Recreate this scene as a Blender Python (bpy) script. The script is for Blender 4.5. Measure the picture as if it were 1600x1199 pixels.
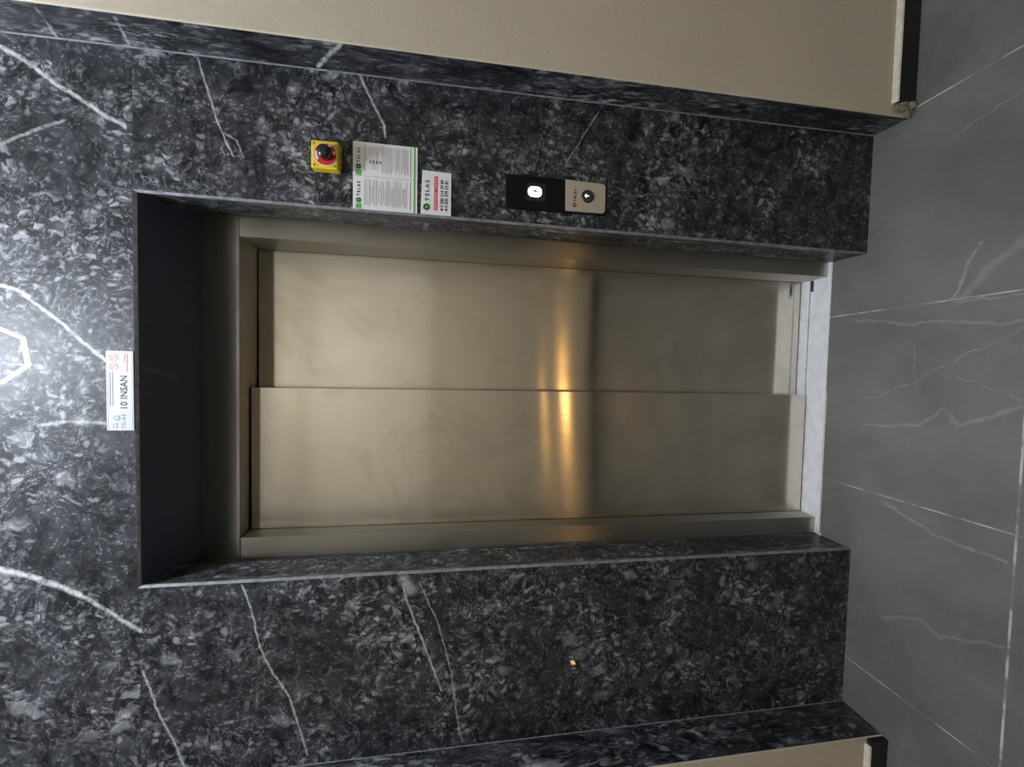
import bpy, bmesh, math, random
from mathutils import Matrix, Vector
random.seed(7)
for o in list(bpy.data.objects): bpy.data.objects.remove(o, do_unlink=True)
S = bpy.context.scene
C = S.collection

# ---------------------------------------------------------------- camera
M = ((0.99916484, -0.03415084, -0.0224353), (0.0369596, 0.9894868, 0.13982083), (0.01742444, -0.14053326, 0.98992262))
right = Vector((-M[0][2], -M[1][2], -M[2][2])); up = Vector((M[0][0], M[1][0], M[2][0])); fwd = Vector((M[0][1], M[1][1], M[2][1]))
cam = bpy.data.cameras.new('camera'); co = bpy.data.objects.new('camera', cam); C.objects.link(co)
co.matrix_world = Matrix(((right.x, up.x, -fwd.x, .5764), (right.y, up.y, -fwd.y, -1.0235), (right.z, up.z, -fwd.z, 1.3211), (0, 0, 0, 1)))
cam.sensor_width = 36; cam.lens = 559.7/1600*36; cam.clip_start = .01
S.camera = co

# ---------------------------------------------------------------- world, exposure
w = bpy.data.worlds.new('world'); S.world = w; w.use_nodes = True
w.node_tree.nodes['Background'].inputs[0].default_value = (.5, .55, .6, 1)
w.node_tree.nodes['Background'].inputs[1].default_value = .02
S.view_settings.view_transform = 'Standard'; S.view_settings.look = 'None'; S.view_settings.gamma = 1
S.view_settings.use_curve_mapping = False; S.view_settings.exposure = 2.0
RING_POWER = 270.0      # hexagonal tube lamp close to the lift wall
HALL_POWER = 2.5       # round ceiling light over the hall
CEIL = 3.45
T = .0304              # the lift entrance leans back a little

# ---------------------------------------------------------------- helpers
def link(name, me, mat, parent=None):
    o = bpy.data.objects.new(name, me); C.objects.link(o)
    for m in (mat if isinstance(mat, (list, tuple)) else [mat]): me.materials.append(m)
    if parent: o.parent = parent
    return o
def hexa(bm, p, mi=0):
    """p: 8 points, first four one face in order, last four the opposite face."""
    v = [bm.verts.new(q) for q in p]
    for f in ((0, 1, 2, 3), (7, 6, 5, 4), (0, 4, 5, 1), (1, 5, 6, 2), (2, 6, 7, 3), (3, 7, 4, 0)):
        fc = bm.faces.new([v[i] for i in f]); fc.material_index = mi
def box(bm, x0, x1, y0, y1, z0, z1, mi=0):
    hexa(bm, [(x0, y0, z0), (x1, y0, z0), (x1, y0, z1), (x0, y0, z1), (x0, y1, z0), (x1, y1, z0), (x1, y1, z1), (x0, y1, z1)], mi)
def done(name, bm, mat, parent=None, bevel=0, seg=2, smooth=False, keep=False):
    if not keep: bmesh.ops.recalc_face_normals(bm, faces=bm.faces)
    if bevel:
        es = [e for e in bm.edges if len(e.link_faces) == 2 and e.calc_face_angle(0) > .5]
        bmesh.ops.bevel(bm, geom=es, offset=bevel, segments=seg, affect='EDGES', profile=.5)
    if smooth:
        for f in bm.faces: f.smooth = True
    me = bpy.data.meshes.new(name); bm.to_mesh(me); bm.free()
    return link(name, me, mat, parent)
def thing(name, label, cat, loc, group=None):
    o = bpy.data.objects.new(name, None); C.objects.link(o); o.location = loc; o.empty_display_size = .05
    o['label'] = label; o['category'] = cat
    if group: o['group'] = group
    return o
def tag(o, label, cat, group=None):
    o['label'] = label; o['category'] = cat
    if group: o['group'] = group
    return o
def struct(o): o['kind'] = 'structure'; return o
def disc(bm, cx, cz, y0, y1, r0, r1, n=48, hole=0, mi=0):
    """lathe about a line parallel to y: back radius r0 at y0, front radius r1 at y1"""
    a = [(math.cos(2*math.pi*i/n), math.sin(2*math.pi*i/n)) for i in range(n)]
    b = [bm.verts.new((cx+r0*c, y0, cz+r0*s)) for c, s in a]; f = [bm.verts.new((cx+r1*c, y1, cz+r1*s)) for c, s in a]
    if hole:
        hb = [bm.verts.new((cx+hole*c, y0, cz+hole*s)) for c, s in a]; hf = [bm.verts.new((cx+hole*c, y1, cz+hole*s)) for c, s in a]
    for i in range(n):
        j = (i+1) % n
        bm.faces.new((b[i], b[j], f[j], f[i])).material_index = mi
        if hole:
            bm.faces.new((f[i], f[j], hf[j], hf[i])).material_index = mi; bm.faces.new((hf[i], hf[j], hb[j], hb[i])).material_index = mi
            bm.faces.new((hb[i], hb[j], b[j], b[i])).material_index = mi
    if not hole:
        bm.faces.new(f).material_index = mi; bm.faces.new(list(reversed(b))).material_index = mi
def lathe(bm, cx, cz, prof, n=40):
    """profile of (y, radius) about a line parallel to y"""
    rings = []
    for y, r in prof:
        rings.append([bm.verts.new((cx+r*math.cos(2*math.pi*i/n), y, cz+r*math.sin(2*math.pi*i/n))) for i in range(n)])
    for a, b in zip(rings, rings[1:]):
        for i in range(n): bm.faces.new((a[i], a[(i+1) % n], b[(i+1) % n], b[i]))
    bm.faces.new(rings[0]); bm.faces.new(list(reversed(rings[-1])))
def tube(bm, pts, r, n=10, closed=False):
    pts = [Vector(p) for p in pts]; N = len(pts); rings = []
    for i, p in enumerate(pts):
        a = pts[(i-1) % N] if (closed or i > 0) else p; b = pts[(i+1) % N] if (closed or i < N-1) else p
        t = (b-a).normalized(); u = t.orthogonal().normalized() if abs(t.z) > .9 else t.cross(Vector((0, 0, 1))).normalized(); v = t.cross(u)
        k = r
        rings.append([bm.verts.new(p+(u*math.cos(2*math.pi*j/n)+v*math.sin(2*math.pi*j/n))*k) for j in range(n)])
    for i in range(N if closed else N-1):
        a, b = rings[i], rings[(i+1) % N]
        for j in range(n): bm.faces.new((a[j], a[(j+1) % n], b[(j+1) % n], b[j]))
    if not closed: bm.faces.new(rings[0]); bm.faces.new(list(reversed(rings[-1])))
def text(name, s, mat, parent, x, z, size, y=0.0, sx=1.0, spacing=1.0, align='CENTER', extrude=.0003):
    """letters standing on a wall facing -y; x, z: anchor on the baseline"""
    cu = bpy.data.curves.new(name, 'FONT'); cu.body = s; cu.size = size; cu.align_x = align; cu.space_character = spacing
    cu.extrude = extrude; cu.resolution_u = 3; cu.offset = size*.018
    t = bpy.data.objects.new(name, cu); C.objects.link(t)
    bpy.context.view_layer.update()
    me = bpy.data.meshes.new_from_object(t.evaluated_get(bpy.context.evaluated_depsgraph_get()))
    bpy.data.objects.remove(t, do_unlink=True)
    me.transform(Matrix.Translation((x, y, z)) @ Matrix.Rotation(math.pi/2, 4, 'X') @ Matrix.Diagonal((sx, 1, 1, 1)))
    me.materials.clear()
    return link(name, me, mat, parent)
def local(parent, dx=0, dy=0, dz=0): pass

# ---------------------------------------------------------------- materials
class NT:
    def __init__(s, name):
        s.m = bpy.data.materials.new(name); s.m.use_nodes = True; s.t = s.m.node_tree; s.b = s.t.nodes['Principled BSDF']
    def n(s, kind, **kw):
        x = s.t.nodes.new(kind)
        for k, v in kw.items(): setattr(x, k, v)
        return x
    def put(s, sock, v):
        if isinstance(v, bpy.types.NodeSocket): s.t.links.new(v, sock)
        else: sock.default_value = v
    def math(s, op, a, b=0.0, c=None, clamp=False):
        x = s.n('ShaderNodeMath', operation=op); x.use_clamp = clamp; s.put(x.inputs[0], a); s.put(x.inputs[1], b)
        if c is not None: s.put(x.inputs[2], c)
        return x.outputs[0]
    def vm(s, op, a, b=(0, 0, 0)):
        x = s.n('ShaderNodeVectorMath', operation=op); s.put(x.inputs[0], a)
        if op == 'SCALE': s.put(x.inputs[3], b)
        elif op != 'LENGTH': s.put(x.inputs[1], b)
        return x.outputs[1] if op in ('DOT_PRODUCT', 'LENGTH') else x.outputs[0]
    def noise(s, vec, scale, detail=4, rough=.5, dist=0.0, color=False):
        x = s.n('ShaderNodeTexNoise'); s.put(x.inputs['Vector'], vec); x.inputs['Scale'].default_value = scale
        x.inputs['Detail'].default_value = detail; x.inputs['Roughness'].default_value = rough; x.inputs['Distortion'].default_value = dist
        return x.outputs['Color' if color else 'Fac']
    def ramp(s, fac, a, b, lo=0.0, hi=1.0, kind='SMOOTHSTEP'):
        x = s.n('ShaderNodeMapRange', interpolation_type=kind); s.put(x.inputs[0], fac)
        for i, v in enumerate((a, b, lo, hi)): s.put(x.inputs[i+1], v)
        return x.outputs[0]
    def mix(s, fac, a, b):
        x = s.n('ShaderNodeMix', data_type='RGBA'); s.put(x.inputs[0], fac); s.put(x.inputs[6], a); s.put(x.inputs[7], b)
        return x.outputs[2]
    def obj(s): return s.n('ShaderNodeTexCoord').outputs['Object']
    def seg(s, P, A, B, w, st, prev=None):
        g = s.n('ShaderNodeGroup'); g.node_tree = SEG
        s.put(g.inputs[0], P); g.inputs[1].default_value = A; g.inputs[2].default_value = tuple(b-a for a, b in zip(A, B))
        g.inputs[3].default_value = w; g.inputs[4].default_value = st
        if prev is not None: s.put(g.inputs[5], prev)
        return g.outputs[0]
def make_seg():
    g = bpy.data.node_groups.new('vein segment', 'ShaderNodeTree')
    for nm, k in (('P', 'Vector'), ('A', 'Vector'), ('BA', 'Vector'), ('w', 'Float'), ('s', 'Float'), ('prev', 'Float')):
        g.interface.new_socket(nm, in_out='INPUT', socket_type='NodeSocket'+k)
    g.interface.new_socket('m', in_out='OUTPUT', socket_type='NodeSocketFloat')
    i = g.nodes.new('NodeGroupInput'); o = g.nodes.new('NodeGroupOutput'); L = g.links.new
    def vm(op):
        x = g.nodes.new('ShaderNodeVectorMath'); x.operation = op; return x
    def mt(op):
        x = g.nodes.new('ShaderNodeMath'); x.operation = op; return x
    pa = vm('SUBTRACT'); L(i.outputs[0], pa.inputs[0]); L(i.outputs[1], pa.inputs[1])
    d = vm('DOT_PRODUCT'); L(pa.outputs[0], d.inputs[0]); L(i.outputs[2], d.inputs[1])
    e = vm('DOT_PRODUCT'); L(i.outputs[2], e.inputs[0]); L(i.outputs[2], e.inputs[1])
    h = mt('DIVIDE'); h.use_clamp = True; L(d.outputs[1], h.inputs[0]); L(e.outputs[1], h.inputs[1])
    sc = vm('SCALE'); L(i.outputs[2], sc.inputs[0]); L(h.outputs[0], sc.inputs[3])
    q = vm('SUBTRACT'); L(pa.outputs[0], q.inputs[0]); L(sc.outputs[0], q.inputs[1])
    ln = vm('LENGTH'); L(q.outputs[0], ln.inputs[0])
    r = mt('DIVIDE'); L(ln.outputs[1], r.inputs[0]); L(i.outputs[3], r.inputs[1])
    s1 = mt('SUBTRACT'); s1.inputs[0].default_value = 1.3; s1.use_clamp = True; L(r.outputs[0], s1.inputs[1])
    m1 = mt('MULTIPLY'); L(s1.outputs[0], m1.inputs[0]); L(i.outputs[4], m1.inputs[1])
    mx = mt('MAXIMUM'); L(m1.outputs[0], mx.inputs[0]); L(i.outputs[5], mx.inputs[1])
    L(mx.outputs[0], o.inputs[0]); return g
SEG = make_seg()

def simple(name, col, rough=.5, metal=0.0, coat=0.0, bump=0.0, bscale=60, emit=None, es=0.0, spec=.5, vary=0.0):
    n = NT(name); n.b.inputs['Roughness'].default_value = rough; n.b.inputs['Metallic'].default_value = metal
    n.b.inputs['Coat Weight'].default_value = coat; n.b.inputs['Specular IOR Level'].default_value = spec
    P = n.obj(); c4 = tuple(col)+(1,)
    f = n.noise(P, bscale, 4, .6)
    c = n.mix(n.ramp(f, .3, .7), tuple(v*(1-vary) for v in col)+(1,), tuple(min(1, v*(1+vary)) for v in col)+(1,))
    n.put(n.b.inputs['Base Color'], c)
    if bump:
        b = n.n('ShaderNodeBump'); b.inputs['Strength'].default_value = bump; b.inputs['Distance'].default_value = .002
        n.put(b.inputs['Height'], f); n.put(n.b.inputs['Normal'], b.outputs[0])
    if emit: n.b.inputs['Emission Color'].default_value = tuple(emit)+(1,); n.b.inputs['Emission Strength'].default_value = es
    return n.m

def poly(n, P, lines, prev=None):
    for pts, w, st in lines:
        for a, b in zip(pts, pts[1:]): prev = n.seg(P, a, b, w, st, prev)
    return prev

def marble(name, mask, lines, seam=None, off=(0, 0, 0), gloss=.008, contrast=1.0, streak=None, plain=False):
    n = NT(name); P0 = n.obj()
    P = n.vm('ADD', P0, off)
    if streak is not None:      # flecks drawn out in one direction on the narrow return slabs
        mp = n.n('ShaderNodeMapping'); n.put(mp.inputs[0], P); mp.inputs[2].default_value = (streak, 0, 0); mp.inputs[3].default_value = (.9, 1.25, .42)
        P = mp.outputs[0]
    if seam is not None:     # slabs above and below a joint come from different blocks
        sep = n.n('ShaderNodeSeparateXYZ'); n.put(sep.inputs[0], P0)
        up_ = n.math('GREATER_THAN', sep.outputs[2], seam)
        P = n.vm('ADD', P, n.vm('SCALE', (3.1, 1.7, 2.3), up_))
    # domain warp
    wv = n.vm('SCALE', n.vm('SUBTRACT', n.noise(P, 9, 3, .55, 0, True), (.5, .5, .5)), .09)
    Q = n.vm('ADD', P, wv)
    big = n.ramp(n.noise(P, 5.0, 4, .6), .36, .64)
    base = n.ramp(n.noise(Q, 22, 6, .68), .36, .66)
    wq = n.vm('ADD', Q, n.vm('SCALE', n.vm('SUBTRACT', n.noise(P, 55, 3, .6, 0, True), (.5, .5, .5)), .018))
    def cells(scale, lo, hi, sq=(1, 1, .7)):
        x = n.n('ShaderNodeTexVoronoi'); x.inputs['Scale'].default_value = scale; n.put(x.inputs['Vector'], n.vm('MULTIPLY', wq, sq))
        sp = n.n('ShaderNodeSeparateColor'); n.put(sp.inputs[0], x.outputs['Color'])
        return n.math('MULTIPLY', n.ramp(sp.outputs[0], lo, hi), n.ramp(x.outputs['Distance'], .62, .22))
    f1 = cells(62, .55, .98); f2 = cells(120, .55, .95, (1, 1, .9)); f3 = cells(26, .80, 1.0)
    fl = n.ramp(n.noise(Q, 60, 4, .65, .3), .52, .70)
    rd = n.math('ABSOLUTE', n.math('SUBTRACT', n.noise(Q, 17, 4, .6, .9), .5))
    curl = n.ramp(rd, .016, .0)                                               # hairline swirls
    g1 = n.ramp(big, 0, 1, .14, 1.15)
    s = n.math('ADD', n.math('MULTIPLY', f1, n.math('MULTIPLY', g1, .55)), n.math('MULTIPLY', f2, n.ramp(base, 0, 1, .08, .42)))
    s = n.math('ADD', s, n.math('MULTIPLY', fl, n.math('MULTIPLY', g1, .42)))
    s = n.math('ADD', s, n.math('MULTIPLY', f3, n.math('MULTIPLY', big, .5)))
    s = n.math('ADD', s, n.math('MULTIPLY', curl, n.ramp(big, 0, 1, .03, .32)), clamp=True)
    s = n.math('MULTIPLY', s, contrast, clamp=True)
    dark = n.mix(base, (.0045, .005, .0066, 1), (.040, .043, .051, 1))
    if plain: dark = (.050, .066, .105, 1)  # bluish shade and blurred floor reflection painted as one flat colour
    col = n.mix(s, dark, (.42, .43, .45, 1))
    if lines:
        W = n.vm('SCALE', n.vm('SUBTRACT', n.noise(P0, 40, 4, .65, 0, True), (.5, .5, .5)), .012)
        V = n.vm('MULTIPLY', n.vm('ADD', P0, W), mask)
        v = poly(n, V, [(p, w*.8, k) for p, w, k in lines])
        v = n.math('MULTIPLY', v, n.ramp(n.noise(P0, 55, 4, .7), .30, .62, .25, 1.0), clamp=True)
        col = n.mix(v, col, (.56, .58, .58, 1))
    n.put(n.b.inputs['Base Color'], col)
    n.b.inputs['Roughness'].default_value = .46
    n.b.inputs['Specular IOR Level'].default_value = .2
    n.b.inputs['Coat Weight'].default_value = .4; n.b.inputs['Coat Roughness'].default_value = gloss; n.b.inputs['Coat IOR'].default_value = 1.45
    return n.m

def V2(pts): return [(x, 0, z) for x, z in pts]
WALL_VEINS = [
 (V2([(1.308, 2.4), (1.282, 2.35), (1.238, 2.293), (1.214, 2.247), (1.182, 2.201), (1.154, 2.147)]), .0065, 1.0),
 (V2([(1.084, 2.405), (1.121, 2.341), (1.154, 2.275)]), .005, .5),
 (V2([(0.78, 2.46), (0.755, 2.413), (0.742, 2.374), (0.703, 2.329), (0.665, 2.283), (0.624, 2.244), (0.581, 2.196)]), .0055, .95),
 (V2([(0.418, 2.341), (0.429, 2.274), (0.423, 2.191)]), .006, .6),
 (V2([(0.09, 2.49), (0.065, 2.428), (0.045, 2.369), (0.017, 2.308), (-0.01, 2.261)]), .0095, 1.1),
 (V2([(-0.01, 2.261), (-0.047, 2.212), (-0.093, 2.156), (-0.112, 2.13)]), .007, .9),
 (V2([(-0.222, 2.125), (-0.275, 2.107), (-0.347, 2.086), (-0.411, 2.056), (-0.492, 2.03)]), .0042, .8),
 (V2([(-0.009, 1.889), (-0.089, 1.863), (-0.179, 1.847), (-0.253, 1.815), (-0.32, 1.775), (-0.404, 1.75), (-0.499, 1.725)]), .0038, .75),
 (V2([(1.341, 1.987), (1.258, 1.963), (1.167, 1.934), (1.107, 1.905)]), .0032, .75),
 (V2([(1.349, 1.601), (1.276, 1.563), (1.229, 1.538), (1.196, 1.533)]), .0042, .9),
 (V2([(-0.03, 1.475), (-0.078, 1.464), (-0.178, 1.427), (-0.276, 1.39), (-0.355, 1.362)]), .0042, .8),
 (V2([(-0.029, 1.429), (-0.154, 1.374), (-0.3, 1.335), (-0.456, 1.314), (-0.517, 1.3)]), .0032, .55),
 (V2([(1.18, 1.032), (1.335, 0.94)]), .0028, .55),
 (V2([(1.167, 1.934), (1.148, 1.897), (1.109, 1.883)]), .003, .5),
 (V2([(-.02, 1.472), (-.05, 1.452)]), .02, .6)]
M_wall = marble('polished dark marble', (1, 0, 1), WALL_VEINS, seam=2.13)
M_ret = marble('polished dark marble return', (1, 1, 1), [
 ([(1.35, -.01, 1.70), (1.35, -.09, 1.62)], .007, 1.0), ([(1.345, 0, 2.134), (1.343, -.08, 2.099)], .005, .6), ([(1.343, .01, 2.288), (1.34, -.08, 2.25)], .005, .5)], off=(5, 2, 1), streak=.75)
M_jamb = marble('polished dark marble lining', (1, 1, 1), [], off=(2, 7, 4), streak=.5, contrast=1.25)
M_soffit = marble('plain dark slab', (1, 1, 1), [([(.569, .01, 2.13), (.534, .111, 2.118)], .008, .18)], off=(2, 7, 4), contrast=.03, plain=True, gloss=.12)  # soffit: its shade and floor reflection are put into the colour, flecks suppressed
M_edge = simple('sawn marble edge', (.20, .205, .22), .45, vary=.35, bscale=45)

def floor_mat():
    n = NT('grey porcelain floor tile'); P = n.obj()
    Wp = n.vm('SCALE', n.vm('SUBTRACT', n.noise(P, 12, 5, .65, 0, True), (.5, .5, .5)), .05)
    V = n.vm('MULTIPLY', n.vm('ADD', P, Wp), (1, 1, 0))
    lines = [([(0.804, -0.219, 0), (0.906, -0.251, 0), (0.933, -0.268, 0)], .004, .6), ([(0.801, -0.232, 0), (0.875, -0.298, 0), (0.917, -0.337, 0)], .012, .3),
     ([(0.797, -0.226, 0), (0.787, -0.343, 0)], .003, .45), ([(0.777, 0.028, 0), (0.751, -0.091, 0), (0.733, -0.235, 0), (0.726, -0.346, 0)], .005, .35),
     ([(0.508, -0.015, 0), (0.566, -0.132, 0), (0.638, -0.24, 0), (0.711, -0.347, 0)], .002, .45),
     ([(0.424, -0.019, 0), (0.445, -0.161, 0), (0.497, -0.208, 0), (0.459, -0.248, 0), (0.521, -0.355, 0)], .005, .42),
     ([(0.188, -0.094, 0), (0.149, -0.197, 0), (0.139, -0.287, 0), (0.138, -0.348, 0)], .005, .45),
     ([(-0.168, -0.103, 0), (-0.113, -0.195, 0), (-0.128, -0.237, 0), (-0.069, -0.347, 0)], .005, .35),
     ([(0.679, -0.142, 0), (0.547, -0.148, 0)], .0025, .25), ([(0.587, -0.242, 0), (0.536, -0.355, 0)], .0025, .3),
     ([(1.278, -0.321, 0), (1.261, -0.258, 0), (1.242, -0.198, 0)], .0035, .4)]
    v = poly(n, V, [(p, w, k*.8) for p, w, k in lines])
    cl = n.ramp(n.noise(P, 3.2, 5, .6), .3, .7)
    fine = n.noise(P, 160, 2, .5)
    col = n.mix(cl, (.112, .110, .102, 1), (.170, .168, .155, 1))
    col = n.mix(n.ramp(fine, .35, .65, 0, .15), col, (.17, .17, .16, 1))
    haze = n.ramp(n.math('ABSOLUTE', n.math('SUBTRACT', n.noise(n.vm('ADD', P, (4, 2, 0)), 2.4, 4, .55, .8), .5)), .02, 0, 0, .07)
    col = n.mix(haze, col, (.3, .3, .29, 1))
    col = n.mix(n.math('MULTIPLY', v, n.ramp(n.noise(P, 30, 3, .6), .3, .6, .4, 1)), col, (.40, .41, .39, 1))
    # grout joints
    sep = n.n('ShaderNodeSeparateXYZ'); n.put(sep.inputs[0], P)
    jx = n.math('ABSOLUTE', n.math('SUBTRACT', n.math('WRAP', n.math('SUBTRACT', sep.outputs[0], -.0825), .587, 0.0), .2935))
    jx = n.ramp(jx, .0012, .0024, 1, 0, 'LINEAR')
    jy = n.ramp(n.math('ABSOLUTE', n.math('SUBTRACT', n.math('WRAP', n.math('SUBTRACT', sep.outputs[1], -.958), 1.2, 0.0), .6)), .0014, .0030, 1, 0, 'LINEAR')
    worn = n.ramp(n.noise(P, 9, 4, .7), .42, .6, .12, 1)
    j = n.math('MULTIPLY', n.math('MAXIMUM', jx, jy), worn)
    col = n.mix(j, col, (.52, .52, .50, 1))
    n.put(n.b.inputs['Base Color'], col); n.b.inputs['Roughness'].default_value = .45; n.b.inputs['Specular IOR Level'].default_value = .4
    b = n.n('ShaderNodeBump'); b.inputs['Strength'].default_value = .15; b.inputs['Distance'].default_value = .001
    n.put(b.inputs['Height'], fine); n.put(n.b.inputs['Normal'], b.outputs[0])
    return n.m
M_floor = floor_mat()
M_beige = simple('beige painted plaster', (.57, .505, .395), .62, bump=.25, bscale=140, vary=.03)
M_cream = simple('cream caulk', (.62, .58, .48), .6, vary=.12, bscale=50)
M_black = simple('black stone skirting', (.008, .008, .008), .5, vary=.2)
M_ceil = simple('white ceiling paint', (.75, .74, .71), .7, vary=.02)
M_mortar = simple('rough mortar', (.23, .19, .15), .9, bump=.8, bscale=120, vary=.4)
M_dark = simple('shaft darkness', (.01, .01, .01), .9)

def steel(name, rough=.18, col=(.71, .655, .565), smear=0, lines=None, aniso=1.0):
    n = NT(name); P = n.obj()
    n.b.inputs['Metallic'].default_value = 1
    st = n.noise(n.vm('MULTIPLY', P, (900, 900, 6)), 1.0, 3, .6)           # vertical brushing
    st2 = n.noise(n.vm('MULTIPLY', P, (120, 120, 1.5)), 1.0, 3, .6)
    cl = n.noise(P, 4.0, 5, .62, .8)
    c = n.mix(n.ramp(st, .3, .7), tuple(v*.97 for v in col)+(1,), tuple(v*1.03 for v in col)+(1,))
    r = n.ramp(cl, .3, .7, rough*.85, rough*1.2)
    r = n.math('ADD', r, n.ramp(st2, .3, .7, -.02, .02))
    if lines:
        W = n.vm('SCALE', n.vm('SUBTRACT', n.noise(P, 7, 3, .55, 0, True), (.5, .5, .5)), .10)
        V = n.vm('MULTIPLY', n.vm('ADD', P, W), (1, 0, 1))
        v = n.math('MULTIPLY', poly(n, V, lines), n.ramp(n.noise(P, 14, 3, .6), .35, .6))
        wipes = n.ramp(n.noise(n.vm('ADD', P, (1, 5, 3)), 3.4, 5, .62, 1.8), .50, .64, 0, .26)
        v = n.math('MAXIMUM', v, wipes)
        c = n.mix(v, c, (.50, .455, .385, 1)); r = n.math('ADD', r, n.math('MULTIPLY', v, .05))
    n.put(n.b.inputs['Base Color'], c); n.put(n.b.inputs['Roughness'], r)
    n.b.inputs['Anisotropic'].default_value = aniso
    tg = n.n('ShaderNodeCombineXYZ'); tg.inputs[0].default_value = .7071; tg.inputs[1].default_value = .7071
    n.put(n.b.inputs['Tangent'], tg.outputs[0])
    return n.m
ANROT = 0.0
M_frame = steel('brushed steel frame', .36, (.54, .52, .475))
M_front = steel('brushed steel front panel', .18, lines=[
 (V2([(.404, 1.812), (.33, 1.761), (.25, 1.73)]), .006, .5), (V2([(.36, 1.85), (.25, 1.80), (.179, 1.76)]), .005, .5),
 (V2([(.30, .19), (.20, .20), (.11, .30), (.088, .383), (.08, .55), (.095, .759)]), .018, .5), (V2([(.45, 1.56), (.43, 1.42)]), .012, .4)])
M_rear = steel('brushed steel rear panel', .18, lines=[
 (V2([(.687, .56), (.735, .52), (.751, .445), (.72, .38), (.66, .30), (.63, .2)]), .016, .8), (V2([(.79, .50), (.75, .46)]), .008, .8),
 (V2([(.852, .075), (.78, .04), (.652, .051), (.60, .09), (.575, .13)]), .010, .7), (V2([(.735, .40), (.73, .22)]), .01, .5),
 (V2([(.84, 1.43), (.80, 1.44), (.76, 1.43)]), .008, .7), (V2([(.62, 1.9), (.60, 1.6), (.60, 1.35)]), .006, .4)])
M_alu = simple('aluminium sill', (.74, .76, .78), .6, .1, vary=.08, bscale=25)
M_groove = simple('dark track groove', (.02, .02, .02), .7)

# ---------------------------------------------------------------- the lamps
def emit(name, col, st): return simple(name, (.8, .8, .8), .5, emit=col, es=st)
M_ring = emit('cold white lamp tube', (.80, .88, 1.0), RING_POWER)
M_hall = emit('neutral lamp diffuser', (1.0, .95, .86), HALL_POWER)
M_warm = emit('warm orange lamp', (1.0, .55, .16), 12)
M_warm2 = emit('warm orange lamp, weak', (1.0, .55, .16), 9)
M_white = simple('white lamp housing', (.8, .8, .8), .4)
lamp = thing('ceiling_lamp', 'hexagonal white tube lamp, seen as a glowing reflection in the marble above the lift', 'lamp', (.598, -.608, CEIL))
bm = bmesh.new(); box(bm, -.05, .05, -.05, .05, -.02, 0); done('lamp_base', bm, M_white, lamp, .004)
HX = [(.110*math.cos(a), .110*math.sin(a)) for a in [math.radians(8+60*i) for i in range(6)]]
HX = [(x, y-.0) for x, y in HX]
bm = bmesh.new(); tube(bm, [(x, y, -.37) for x, y in HX], .0070, closed=True); done('lamp_tube', bm, M_ring, lamp, smooth=True)
for x, y in HX[::2]:
    bm = bmesh.new(); tube(bm, [(x*.35, y*.35, -.018), (x*.98, y*.98, -.365)], .0016, 8); done('lamp_bracket', bm, M_white, lamp)
hl = thing('ceiling_light', 'round flush ceiling light over the hall behind the viewer', 'lamp', (.5, -1.80, CEIL))
bm = bmesh.new()
n_ = 40
def vdisc(bm, r, z0, z1):
    a = [(r*math.cos(2*math.pi*i/n_), r*math.sin(2*math.pi*i/n_)) for i in range(n_)]
    b = [bm.verts.new((x, y, z0)) for x, y in a]; t = [bm.verts.new((x, y, z1)) for x, y in a]
    for i in range(n_): bm.faces.new((b[i], b[(i+1) % n_], t[(i+1) % n_], t[i]))
    bm.faces.new(b); bm.faces.new(t)
vdisc(bm, .21, -.025, 0); done('lamp_rim', bm, M_white, hl, .004)
bm = bmesh.new(); vdisc(bm, .195, -.034, -.0255); done('lamp_diffuser', bm, M_hall, hl)

# ---------------------------------------------------------------- the room
# marble wall with the opening; outline points measured on the wall plane
OB = [(0.0, 0.0), (.991, 0.0), (1.0, 2.126), (.003, 2.128)]           # opening: BL, BR, TR, TL
c5 = .005
bm = bmesh.new()
def wq(pts, y0=0, y1=.02):
    hexa(bm, [(x, y0, z) for x, z in pts]+[(x, y1, z) for x, z in pts])
XL = lambda z: -.534+.0036*z; XR = lambda z: 1.373-.0130*z
wq([(XL(0), 0), (-c5, 0), (.003-c5, 2.128+c5), (XL(2.13), 2.128+c5)], 0, .11)
wq([(.991+c5, 0), (XR(0), 0), (XR(2.13), 2.128+c5), (1.0+c5, 2.128+c5)], 0, .11)
wq([(XL(2.13), 2.1336), (XR(2.13), 2.1336), (XR(CEIL), CEIL), (XL(CEIL), CEIL)], 0, .11)
struct(done('wall_front', bm, M_wall, keep=False))
# lining of the opening
D0, DT = .125, .125+T*2.106
bm = bmesh.new()
hexa(bm, [(-c5, .0045, 0), (0, .0045, 0), (.003, .0045, 2.128), (.003-c5, .0045, 2.128), (-.02, D0+.12, 0), (-.003, D0, 0), (-.033, DT, 2.111), (-.05, DT+.12, 2.111)])
struct(done('trim_1', bm, M_jamb))
bm = bmesh.new()
hexa(bm, [(.991, .0045, 0), (.991+c5, .0045, 0), (1.0+c5, .0045, 2.126), (1.0, .0045, 2.126), (1.004, D0, 0), (1.03, D0+.12, 0), (1.06, DT+.12, 2.104), (1.032, DT, 2.104)])
struct(done('trim_2', bm, M_jamb))
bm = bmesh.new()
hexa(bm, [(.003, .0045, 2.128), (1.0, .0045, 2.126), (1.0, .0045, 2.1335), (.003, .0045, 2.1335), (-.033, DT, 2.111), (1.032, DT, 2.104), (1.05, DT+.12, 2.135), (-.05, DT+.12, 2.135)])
struct(done('trim_3', bm, M_soffit))
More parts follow.
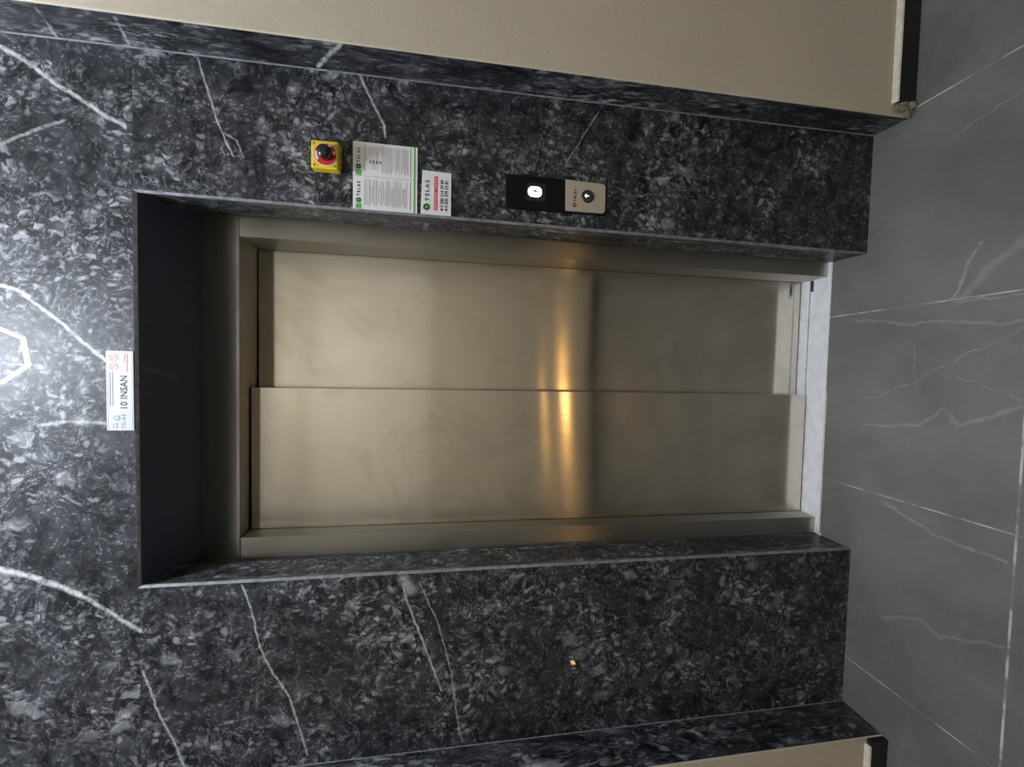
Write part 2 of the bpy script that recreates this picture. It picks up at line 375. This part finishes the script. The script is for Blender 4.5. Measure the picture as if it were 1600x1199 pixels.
# pale ground arris round the opening
bm = bmesh.new()
def arris(a, b, ax, bx):
    (x0, z0), (x1, z1) = a, b; (u0, w0), (u1, w1) = ax, bx
    hexa(bm, [(x0, 0, z0), (x1, 0, z1), (u1, .0046, w1), (u0, .0046, w0), (x0, .003, z0), (x1, .003, z1), (u1, .009, w1), (u0, .009, w0)])
arris((-c5, 0), (.003-c5, 2.1336), (0, 0), (.003, 2.128))
arris((.991+c5, 0), (1+c5, 2.1336), (.991, 0), (1.0, 2.126))
arris((.003-c5, 2.1336), (1+c5, 2.1336), (.003, 2.128), (1.0, 2.126))
struct(done('trim_4', bm, M_edge))
# marble returns that come forward to the plastered walls
YR, YL = -.090, -.116
bm = bmesh.new()
hexa(bm, [(1.365, YR, 0), (1.395, YR, 0), (1.36, YR, CEIL), (1.329, YR, CEIL), (XR(0), 0, 0), (1.395, 0, 0), (1.36, 0, CEIL), (XR(CEIL), 0, CEIL)])
struct(done('trim_5', bm, M_ret))
bm = bmesh.new()
hexa(bm, [(-.56, YL, 0), (-.532, YL, 0), (-.524, YL, CEIL), (-.55, YL, CEIL), (-.56, 0, 0), (XL(0), 0, 0), (XL(CEIL), 0, CEIL), (-.55, 0, CEIL)])
struct(done('trim_6', bm, M_ret))
# pale joint lines in the two inner corners
bm = bmesh.new()
tube(bm, [(XR(0)-.001, -.001, 0), (XR(CEIL)-.001, -.001, CEIL)], .0022, 6)
tube(bm, [(XL(0)+.001, -.001, 0), (XL(CEIL)+.001, -.001, CEIL)], .0014, 6)
struct(done('trim_7', bm, M_edge))
XW0, XW1, YB = -2.1, 3.0, -2.35
# plastered wings
bm = bmesh.new()
hexa(bm, [(1.366, YR-.004, 0), (XW1, YR-.004, 0), (XW1, YR-.004, CEIL), (1.330, YR-.004, CEIL), (1.396, .12, 0), (XW1, .12, 0), (XW1, .12, CEIL), (1.361, .12, CEIL)])
struct(done('wall_right', bm, M_beige, bevel=.003))
bm = bmesh.new()
hexa(bm, [(XW0, YL-.004, 0), (-.533, YL-.004, 0), (-.525, YL-.004, CEIL), (XW0, YL-.004, CEIL), (XW0, .12, 0), (-.561, .12, 0), (-.551, .12, CEIL), (XW0, .12, CEIL)])
struct(done('wall_left', bm, M_beige, bevel=.003))
bm = bmesh.new(); box(bm, XW0, XW1, YB-.15, YB, 0, CEIL); struct(done('wall_back', bm, M_beige))
bm = bmesh.new(); box(bm, XW0+.001, XW1-.001, YB+.0005, YB+.010, 1.80, CEIL-.001); struct(done('added_upper_band', bm, simple('pale added upper band', (.66, .60, .49), .6, vary=.02)))  # unseen pale band, added for the brightness step mirrored in the door panels
bm = bmesh.new(); box(bm, XW0-.15, XW0, YB-.15, .12, 0, CEIL); struct(done('wall_side_left', bm, M_beige))
bm = bmesh.new(); box(bm, XW1, XW1+.15, YB-.15, .12, 0, CEIL); struct(done('wall_side_right', bm, M_beige))
bm = bmesh.new(); box(bm, -.7, 1.6, .42, .5, -.3, CEIL); struct(done('wall_shaft', bm, M_dark))
bm = bmesh.new(); box(bm, XW0-.15, XW1+.15, YB-.15, .112, -.1, 0); struct(done('floor', bm, M_floor))
bm = bmesh.new(); box(bm, XW0-.15, XW1+.15, YB-.15, .5, CEIL, CEIL+.1); struct(done('ceiling', bm, M_ceil))
# skirtings
def skirt(name, x0, x1, y, out, h, cream=True):
    y1 = y-out if out > 0 else y-out
    bm = bmesh.new(); box(bm, x0, x1, min(y, y-out), max(y, y-out), 0.0005, h-.004)
    o = struct(done(name, bm, M_black, bevel=.0008, seg=1))
    if cream:
        bm = bmesh.new(); hexa(bm, [(x0, y-out+.001, h-.004), (x1, y-out+.001, h-.004), (x1, y-out+.003, h), (x0, y-out+.003, h), (x0, y, h-.004), (x1, y, h-.004), (x1, y, h+.004), (x0, y, h+.004)])
        done('caulk_line', bm, M_cream, o)
    return o
skirt('baseboard_right', 1.398, XW1, YR-.004, .015, .062)
skirt('baseboard_left', XW0, -.549, YL-.004, .015, .062)
bm = bmesh.new(); box(bm, -.5465, -.534, YL-.020, YL-.0045, .0005, .058); struct(done('trim_10', bm, M_black, bevel=.001))
bm = bmesh.new(); box(bm, XW0, XW1, YB, YB+.015, .0005, .08); struct(done('baseboard_back', bm, M_black))
# pale grout line along the lift threshold
bm = bmesh.new(); box(bm, .0, .53, .1065, .1115, .0002, .0012); box(bm, .53, 1.0, .1095, .1115, .0002, .0010); struct(done('trim_8', bm, M_cream))

# ---------------------------------------------------------------- the lift entrance
lift = thing('elevator_entrance', 'brushed steel lift entrance with two telescopic door panels set in dark marble', 'elevator door', (.5, .125, 0))
OFF = Matrix.Translation((-.5, -.125, 0))
def place(o, root):
    o.data.transform(Matrix.Translation(-root.location)); return o
yt = lambda d, z: d+T*z
# header
bm = bmesh.new()
hexa(bm, [(-.033, yt(.125, 2.0), 1.998), (1.032, yt(.125, 2.0), 1.997), (1.032, DT, 2.104), (-.033, DT, 2.111), (-.033, yt(.27, 2), 1.998), (1.032, yt(.27, 2), 1.997), (1.032, yt(.27, 2.1), 2.104), (-.033, yt(.27, 2.1), 2.111)])
place(done('header_casing', bm, M_frame, lift, .0012), lift)
# jambs
bm = bmesh.new(); z1 = 1.9965
hexa(bm, [(-.003, .125, .001), (.058, .125, .001), (.036, yt(.125, z1), z1), (-.032, yt(.125, z1), z1), (-.003, .176, .001), (.060, .176, .001), (.040, yt(.176, z1), z1), (-.032, yt(.176, z1), z1)])
place(done('jamb_casing', bm, M_frame, lift, .0012), lift)
bm = bmesh.new()
hexa(bm, [(.947, .125, .001), (1.003, .125, .001), (1.031, yt(.125, z1), z1), (.968, yt(.125, z1), z1), (.949, .219, .001), (1.003, .219, .001), (1.031, yt(.219, z1), z1), (.960, yt(.219, z1), z1)])
place(done('jamb_casing', bm, M_frame, lift, .0012), lift)
# panels
def panel(x0b, x1b, x0t, x1t, d, th, mat):
    bm = bmesh.new(); a, b = .008, 1.9935
    hexa(bm, [(x0b, yt(d, a), a), (x1b, yt(d, a), a), (x1t, yt(d, b), b), (x0t, yt(d, b), b), (x0b, yt(d+th, a), a), (x1b, yt(d+th, a), a), (x1t, yt(d+th, b), b), (x0t, yt(d+th, b), b)])
    return place(done('door_panel', bm, mat, lift, .0015), lift)
panel(-.02, .5115, -.045, .506, .18, .030, M_front)['label'] = 'left door panel, the one nearer the hall'
panel(.45, 1.0, .45, 1.02, .224, .030, M_rear)['label'] = 'right door panel, set further back'
# sill
bm = bmesh.new()
box(bm, -.0, 1.0, .112, .1875, -.03, .0015); box(bm, 0, 1.0, .1915, .300, -.03, .0015); box(bm, 0, 1.0, .1875, .1915, -.03, -.012)
place(done('sill', bm, M_alu, lift), lift)
bm = bmesh.new(); box(bm, .0005, .9995, .1876, .1914, -.0118, -.008); place(done('track_groove', bm, M_groove, lift), lift)
bm = bmesh.new(); box(bm, .905, .945, .1765, .180, .0016, .010); place(done('door_guide_shoe', bm, M_groove, lift), lift)

# ---------------------------------------------------------------- emergency stop box
M_yellow = simple('yellow plastic', (.80, .58, .03), .42, vary=.03)
M_red = simple('red printed ring', (.62, .03, .03), .4, vary=.05)
M_pink = simple('white legend print', (.86, .74, .74), .5)
M_blk = simple('glossy black plastic', (.012, .012, .014), .22, coat=.3)
M_brass = simple('dull brass', (.42, .34, .20), .4, .8)
stop = thing('emergency_stop_box', 'yellow square emergency stop box with a black knob on a red ring, on the marble', 'switch', (1.126, 0, 1.683))
bm = bmesh.new()
bx = [(1.0875, 1.6440), (1.1600, 1.6435), (1.1600, 1.7125), (1.0870, 1.7115)]
fx = [(1.0840, 1.6445), (1.1540, 1.6440), (1.1535, 1.7095), (1.0835, 1.7085)]
hexa(bm, [(x, -.030, z) for x, z in fx]+[(x, -.0003, z) for x, z in bx])
place(done('housing', bm, M_yellow, stop, .0035, 3), stop)
kx, kz = 1.1187, 1.6745
bm = bmesh.new(); disc(bm, kx, kz, -.0302, -.0312, .0285, .0285, 56); place(done('legend_rim', bm, M_pink, stop), stop)
bm = bmesh.new(); disc(bm, kx, kz, -.0313, -.0320, .0268, .0268, 56); place(done('legend_plate', bm, M_red, stop), stop)
def arc(bm, a0, a1, r0, r1, y0, y1, n=10):
    for i in range(n):
        p, q = math.radians(a0+(a1-a0)*i/n), math.radians(a0+(a1-a0)*(i+1)/n)
        P = [(kx+r*math.cos(t), kz+r*math.sin(t)) for r, t in ((r0, p), (r1, p), (r1, q), (r0, q))]
        hexa(bm, [(x, y0, z) for x, z in P]+[(x, y1, z) for x, z in P])
for a0, a1 in ((60, 130), (-50, -20), (-100, -68), (-5, 25)):
    bm = bmesh.new(); arc(bm, a0+12, a1, .0190, .0250, -.0321, -.0325); place(done('legend_mark', bm, M_pink, stop), stop)
bm = bmesh.new(); lathe(bm, kx-.001, kz-.003, [(-.0321, .0150), (-.036, .0150), (-.039, .0168), (-.049, .0168), (-.053, .0150), (-.056, .0110), (-.0575, .0060), (-.058, .0008)])
place(done('knob', bm, M_blk, stop, smooth=True), stop)
for sx, sz in ((1.0915, 1.6520), (1.1455, 1.6505), (1.1455, 1.7025), (1.0920, 1.7020)):
    bm = bmesh.new(); disc(bm, sx, sz, -.0301, -.0306, .0030, .0026, 16); place(done('screw', bm, M_brass, stop), stop)
bm = bmesh.new(); tube(bm, [(1.135, -.0335, 1.668), (1.138, -.037, 1.655), (1.1385, -.040, 1.642), (1.1375, -.041, 1.634)], .0013, 8)
place(done('seal_wire', bm, M_brass, stop, smooth=True), stop)

# ---------------------------------------------------------------- printed sheets and stickers
M_paper = simple('white paper', (.80, .80, .80), .55, vary=.01)
M_ink = simple('dark grey print', (.05, .055, .05), .6)
M_pale = simple('pale grey print', (.34, .35, .36), .6)
M_green = simple('green print', (.13, .48, .10), .5)
M_dgreen = simple('dark green print', (.02, .07, .03), .5)
M_redp = simple('red print', (.70, .05, .06), .5)
M_pinkp = simple('light lettering', (.85, .55, .55), .5)
def slab(name, P4, y0, y1, mat, root):
    bm = bmesh.new(); hexa(bm, [(x, y0, z) for x, z in P4]+[(x, y1, z) for x, z in P4]); return place(done(name, bm, mat, root), root)
def rect(x0, x1, z0, z1): return [(x0, z0), (x1, z0), (x1, z1), (x0, z1)]
def hexlogo(name, cx, cz, r, y, mat, root, rot=30, hole=0, parent=None):
    bm = bmesh.new(); n = 6
    a = [(math.cos(math.radians(rot+60*i)), math.sin(math.radians(rot+60*i))) for i in range(6)]
    f = [bm.verts.new((cx+r*c, y-.0004, cz+r*s)) for c, s in a]; b = [bm.verts.new((cx+r*c, y, cz+r*s)) for c, s in a]
    for i in range(6): bm.faces.new((f[i], f[(i+1) % 6], b[(i+1) % 6], b[i]))
    bm.faces.new(f); bm.faces.new(b)
    return place(done(name, bm, mat, root), root)
def leaflet(x0, x1, z0, z1, y, label, seed, pict):
    rnd = random.Random(seed)
    t = thing('instruction_sheet', label, 'notice', ((x0+x1)/2, y, z0), 'printed instruction sheets beside the lift')
    slab('sheet', [(x0, z0), (x1, z0+.0003), (x1, z1), (x0, z1)], y-.0007, y, M_paper, t)
    yy = y-.0008
    W_ = x1-x0
    slab('green_block', rect(x0+.001, x0+.015, z1-.022, z1-.008), yy-.0003, yy, M_green, t)
    hexlogo('logo', x0+.0235, z1-.0145, .0072, yy, M_dgreen, t)
    hexlogo('logo_core', x0+.0235, z1-.0145, .0036, yy-.0005, M_green, t, 0)
    place(text('logo_text', 'TELAS', M_ink, t, x0+.034, z1-.018, .0105, yy-.0002, 1.0, 1.45, 'LEFT'), t)
    bm = bmesh.new()
    def bar(a, b, z, h): box(bm, a, b, yy-.0003, yy, z, z+h)
    bar(x0+.012, x1-.006, z1-.0310, .0013)
    z = z1-.036
    while z > z0+.024:
        if pict and z > z1-.072:
            if rnd.random() < .6: bar(x0+.018, x0+.018+rnd.uniform(.02, .05), z, .0007)
        else:
            a = x0+rnd.choice((.008, .012, .012, .02)); bar(a, max(a+.02, x1-rnd.choice((.006, .008, .01, .025))), z, rnd.choice((.0007, .0008, .0011)))
        z -= rnd.choice((.0029, .0036, .0036, .0052))
    place(done('body_text', bm, M_pale, t), t)
    if pict:
        for i in range(4):
            bm = bmesh.new(); box(bm, x0+.034, x0+.042, yy-.0003, yy, z1-.046-.0085*i, z1-.043-.0085*i); place(done('pictogram', bm, M_ink, t), t)
    bm = bmesh.new(); box(bm, x0+.006, x1-.004, yy-.0003, yy, z0+.018, z0+.0190); place(done('footer_text', bm, M_ink, t), t)
    slab('green_line', rect(x0, x1, z0+.0055, z0+.0095), yy-.0003, yy, M_green, t)
    return t
leaflet(1.0015, 1.0885, 1.4485, 1.6155, -.0008, 'left white instruction sheet with green footer line, beside the lift opening', 3, False)
leaflet(1.0890, 1.1770, 1.4485, 1.6160, -.0016, 'right white instruction sheet with green footer line, shaded by the yellow box', 5, True)

card = thing('contact_card', 'small white card with a red stripe and two phone numbers, below the instruction sheets', 'notice', (1.06, -.0006, 1.358))
slab('card', [(1.0015, 1.3575), (1.1175, 1.3580), (1.1200, 1.4360), (1.0020, 1.4395)], -.0016, -.0006, M_paper, card)
yy = -.0017
hexlogo('logo', 1.0215, 1.4235, .0098, yy, M_dgreen, card, 0); hexlogo('logo_core', 1.0215, 1.4235, .0050, yy-.0005, M_green, card)
place(text('logo_text', 'TELAS', M_ink, card, 1.038, 1.4175, .0145, yy-.0002, 1.0, 1.55, 'LEFT'), card)
rs = slab('red_stripe', rect(1.014, 1.1055, 1.3945, 1.4035), yy-.0003, yy, M_redp, card)
bm = bmesh.new()
for i in range(11):
    if i != 6: box(bm, 1.0175+.0078*i, 1.0235+.0078*i, yy-.0006, yy-.0003, 1.3975, 1.4005)
place(done('stripe_lettering', bm, M_pinkp, card), card)
for s, z in (('0 380 514 29 89', 1.3785), ('0 530 379 52 81', 1.3665)):
    place(text('phone_number', s, M_ink, card, 1.0235, z, .0118, yy-.0002, .95, 1.0, 'LEFT'), card)
    bm = bmesh.new(); disc(bm, 1.0175, z+.004, yy, yy-.0004, .0034, .0034, 20); place(done('phone_icon', bm, M_ink, card), card)

cap = thing('capacity_sign', 'long white lift capacity sign reading 10 INSAN, on the marble above the opening', 'sign', (.505, -.0006, 2.1345))
M_sign = simple('light grey sign plate', (.50, .50, .52), .5, vary=.01)
slab('plate', rect(.406, .605, 2.1345, 2.194), -.0020, -.0006, M_sign, cap)
M_bluegrey = simple('grey border print', (.45, .48, .58), .5); M_teal = simple('faded green print', (.10, .42, .30), .5); M_fred = simple('faded red print', (.68, .20, .24), .5)
yy = -.0021
bm = bmesh.new()
for r in (rect(.4095, .6015, 2.1905, 2.1910), rect(.4095, .6015, 2.1370, 2.1375), rect(.4095, .4100, 2.1370, 2.1910), rect(.6010, .6015, 2.1370, 2.1910)):
    hexa(bm, [(x, yy-.0002, z) for x, z in r]+[(x, yy, z) for x, z in r])
place(done('border', bm, M_bluegrey, cap), cap)
hexlogo('logo', .4375, 2.1715, .0078, yy, M_teal, cap); hexlogo('logo_core', .4375, 2.1715, .0036, yy-.0005, M_paper, cap, 0)
place(text('logo_text', 'TELAS', M_pale, cap, .411, 2.1540, .0105, yy-.0002, 1.0, 1.35, 'LEFT'), cap)
place(text('capacity_text', '10 INSAN', M_ink, cap, .4580, 2.1490, .0210, yy-.0002, .98, 1.0, 'LEFT'), cap)
bm = bmesh.new(); box(bm, .468, .553, yy-.0002, yy, 2.1850, 2.1862); box(bm, .468, .553, yy-.0002, yy, 2.1795, 2.1807)
box(bm, .412, .424, yy-.0002, yy, 2.179, 2.1796); box(bm, .412, .426, yy-.0002, yy, 2.170, 2.1706); box(bm, .412, .426, yy-.0002, yy, 2.173, 2.1736); place(done('small_print', bm, M_ink, cap), cap)
for cx in (.5665, .5880):
    bm = bmesh.new(); disc(bm, cx, 2.1770, yy, yy-.0003, .0092, .0092, 32, hole=.0073)
    a = math.radians(-45); dx, dz = .0078*math.cos(a), .0078*math.sin(a); nx, nz = .0009*math.sin(a), -.0009*math.cos(a)
    hexa(bm, [(cx-dx-nx, yy-.0003, 2.177-dz-nz), (cx+dx-nx, yy-.0003, 2.177+dz-nz), (cx+dx+nx, yy-.0003, 2.177+dz+nz), (cx-dx+nx, yy-.0003, 2.177-dz+nz), (cx-dx-nx, yy, 2.177-dz-nz), (cx+dx-nx, yy, 2.177+dz-nz), (cx+dx+nx, yy, 2.177+dz+nz), (cx-dx+nx, yy, 2.177-dz+nz)])
    p = place(done('prohibition_symbol', bm, M_fred, cap), cap)
bm = bmesh.new(); box(bm, .553, .598, yy-.0002, yy, 2.1465, 2.1495); box(bm, .575, .600, yy-.0002, yy, 2.1525, 2.1540); place(done('warning_text', bm, M_fred, cap), cap)

# ---------------------------------------------------------------- call panel
M_panel = simple('black glass', (.004, .004, .008), .35, spec=.25)
M_plate = simple('champagne metal plate', (.52, .46, .355), .42, .2, vary=.04, bscale=200)
M_btn = simple('dark grey button', (.06, .052, .042), .35, .3)
M_scr = emit('lit display', (.90, .96, 1.0), 1.2)
M_scrd = simple('display symbol', (.12, .14, .16), .5)
M_arrow = emit('lit arrow', (1, 1, 1), .6)
M_halo = simple('display glass surround', (.02, .022, .035), .2)
cp = thing('call_panel', 'lift call panel, black glass above a champagne plate with a round arrow button', 'call panel', (1.082, 0, 1.06))
def rounded(bm, P4, y0, y1, r, corners):
    pts = []
    for i in range(4):
        p = Vector(P4[i]); a = Vector(P4[i-1]); b = Vector(P4[(i+1) % 4])
        if i in corners:
            u = (a-p).normalized(); v = (b-p).normalized(); c = p+u*r+v*r
            for k in range(7):
                t = k/6*math.pi/2; pts.append(c-v*r*math.cos(t)-u*r*math.sin(t))
        else: pts.append(p)
    f = [bm.verts.new((q.x, y1, q.y)) for q in pts]; b = [bm.verts.new((q.x, y0, q.y)) for q in pts]; N = len(pts)
    for i in range(N): bm.faces.new((b[i], b[(i+1) % N], f[(i+1) % N], f[i]))
    bm.faces.new(f); bm.faces.new(b)
bm = bmesh.new(); rounded(bm, [(1.0375, .912), (1.1255, .912), (1.1275, 1.2075), (1.0355, 1.2065)], -.0003, -.012, .009, (0, 1, 2, 3))
place(done('back_box', bm, M_panel, cp, .0006, 1), cp)
bm = bmesh.new(); rounded(bm, [(1.0395, .9165), (1.1235, .9165), (1.1265, 1.037), (1.0385, 1.035)], -.0121, -.0145, .010, (0, 1))
pt = place(done('push_plate', bm, M_plate, cp, .0008, 2), cp)
bm = bmesh.new(); disc(bm, 1.084, .970, -.0146, -.0160, .0185, .0175, 40); place(done('button_bezel', bm, M_blk, cp), cp)
bm = bmesh.new(); disc(bm, 1.084, .970, -.0161, -.0175, .0155, .0150, 40); place(done('call_button', bm, M_btn, cp), cp)
bm = bmesh.new()
yy = -.0176; ax, az = 1.084, .9745
v = [(ax-.0062, az), (ax+.0062, az), (ax, az+.0062)]
f = [bm.verts.new((x, yy-.0004, z)) for x, z in v]; b = [bm.verts.new((x, yy, z)) for x, z in v]
bm.faces.new(f); bm.faces.new(b)
for i in range(3): bm.faces.new((f[i], f[(i+1) % 3], b[(i+1) % 3], b[i]))
box(bm, ax-.0014, ax+.0014, yy-.0004, yy, az-.0075, az)
place(done('arrow', bm, M_arrow, cp), cp)
hexlogo('logo', 1.0560, 1.0085, .0058, -.0146, M_blk, cp); hexlogo('logo_core', 1.0560, 1.0085, .0028, -.0151, M_plate, cp, 0)
place(text('logo_text', 'TELAS', M_blk, cp, 1.066, 1.0045, .0095, -.0147, 1.0, 1.45, 'LEFT'), cp)
bm = bmesh.new(); rounded(bm, rect(1.0570, 1.1085, 1.094, 1.1500), -.0121, -.0124, .006, (0, 1, 2, 3)); place(done('display_surround', bm, M_halo, cp), cp)
bm = bmesh.new(); rounded(bm, rect(1.0695, 1.0985, 1.1045, 1.1445), -.0125, -.0130, .0125, (0, 1, 2, 3)); place(done('display', bm, M_scr, cp), cp)
bm = bmesh.new(); box(bm, 1.0835, 1.0868, -.0134, -.0131, 1.1150, 1.1320); box(bm, 1.0725, 1.0835, -.0134, -.0131, 1.1228, 1.1245)
hexa(bm, [(1.0868, -.0134, 1.1205), (1.0868, -.0134, 1.1268), (1.0895, -.0134, 1.1245), (1.0895, -.0134, 1.1225), (1.0868, -.0131, 1.1205), (1.0868, -.0131, 1.1268), (1.0895, -.0131, 1.1245), (1.0895, -.0131, 1.1225)])
place(done('display_symbol', bm, M_scrd, cp), cp)

# ---------------------------------------------------------------- broken mortar at the corner of the right wall
bm = bmesh.new()
rnd = random.Random(11)
def lump(cx, cy, cz, rx, ry, rz, seed):
    r = random.Random(seed); g = bmesh.ops.create_icosphere(bm, subdivisions=3, radius=1)
    for v in g['verts']:
        k = 1+.22*math.sin(5*v.co.x+seed)*math.cos(6*v.co.y+2*seed)+r.uniform(-.09, .09)
        v.co = Vector((cx+v.co.x*rx*k, cy+v.co.y*ry*k, max(.0006, cz+v.co.z*rz*k)))
lump(1.388, YR-.010, .030, .016, .010, .028, 1)
lump(1.376, YR-.009, .014, .016, .010, .014, 2)
lump(1.392, YR-.014, .012, .012, .012, .012, 3)
tag(done('broken_mortar', bm, M_mortar), 'rough brown lump of broken mortar at the foot of the right plaster corner', 'mortar')
bm = bmesh.new()
for i, (x, y, r) in enumerate(((.012, .117, .005), (.022, .1185, .004), (.004, .112, .006), (.034, .120, .003), (.0, .103, .005))): lump(x, y, .002, r, r*.7, r*.8, 20+i)
tag(done('mortar_crumbs', bm, M_cream), 'pale mortar crumbs at the foot of the left steel jamb', 'mortar')

# ---------------------------------------------------------------- warm lights low in the hall (seen as orange reflections)
def step_light(x, y, z, rx, rz, mat, label, axis='y'):
    t = thing('step_light', label, 'lamp', (x, y, z), 'warm step lights low on the hall walls')
    bm = bmesh.new()
    if axis == 'y': box(bm, -rx-.01, rx+.01, .0, .012, -rz-.01, rz+.01)
    else: box(bm, .0, .012, -rx-.01, rx+.01, -rz-.01, rz+.01)
    done('cover', bm, M_white, t, .002)
    bm = bmesh.new()
    if axis == 'y': box(bm, -rx, rx, .0125, .016, -rz, rz)
    else: box(bm, .0125, .016, -rx, rx, -rz, rz)
    done('lens', bm, mat, t)
step_light(.28, YB, .36, .06, .025, M_warm, 'warm step light on the back wall, lower of the two')
step_light(.10, YB, .58, .05, .008, M_warm2, 'slim warm step light on the back wall, higher of the two')
step_light(XW0, -2.06, .26, .02, .018, M_warm, 'small warm step light on the left side wall', 'x')

# ---------------------------------------------------------------- sub-parts hang under their part
def base(o): return o.name.split('.')[0]
SUB = {'logo_core': 'logo', 'stripe_lettering': 'red_stripe', 'legend_mark': 'legend_plate', 'arrow': 'call_button', 'display_symbol': 'display', 'track_groove': 'sill', 'phone_icon': 'phone_number'}
for o in list(C.objects):
    if base(o) in SUB and o.parent:
        c = [p for p in o.parent.children if base(p) == SUB[base(o)]]
        if c:
            c.sort(key=lambda p: (p.data.vertices[0].co-o.data.vertices[0].co).length)
            o.parent = c[0]
for o in C.objects:
    if o.name == 'mortar_crumbs': o['kind'] = 'stuff'
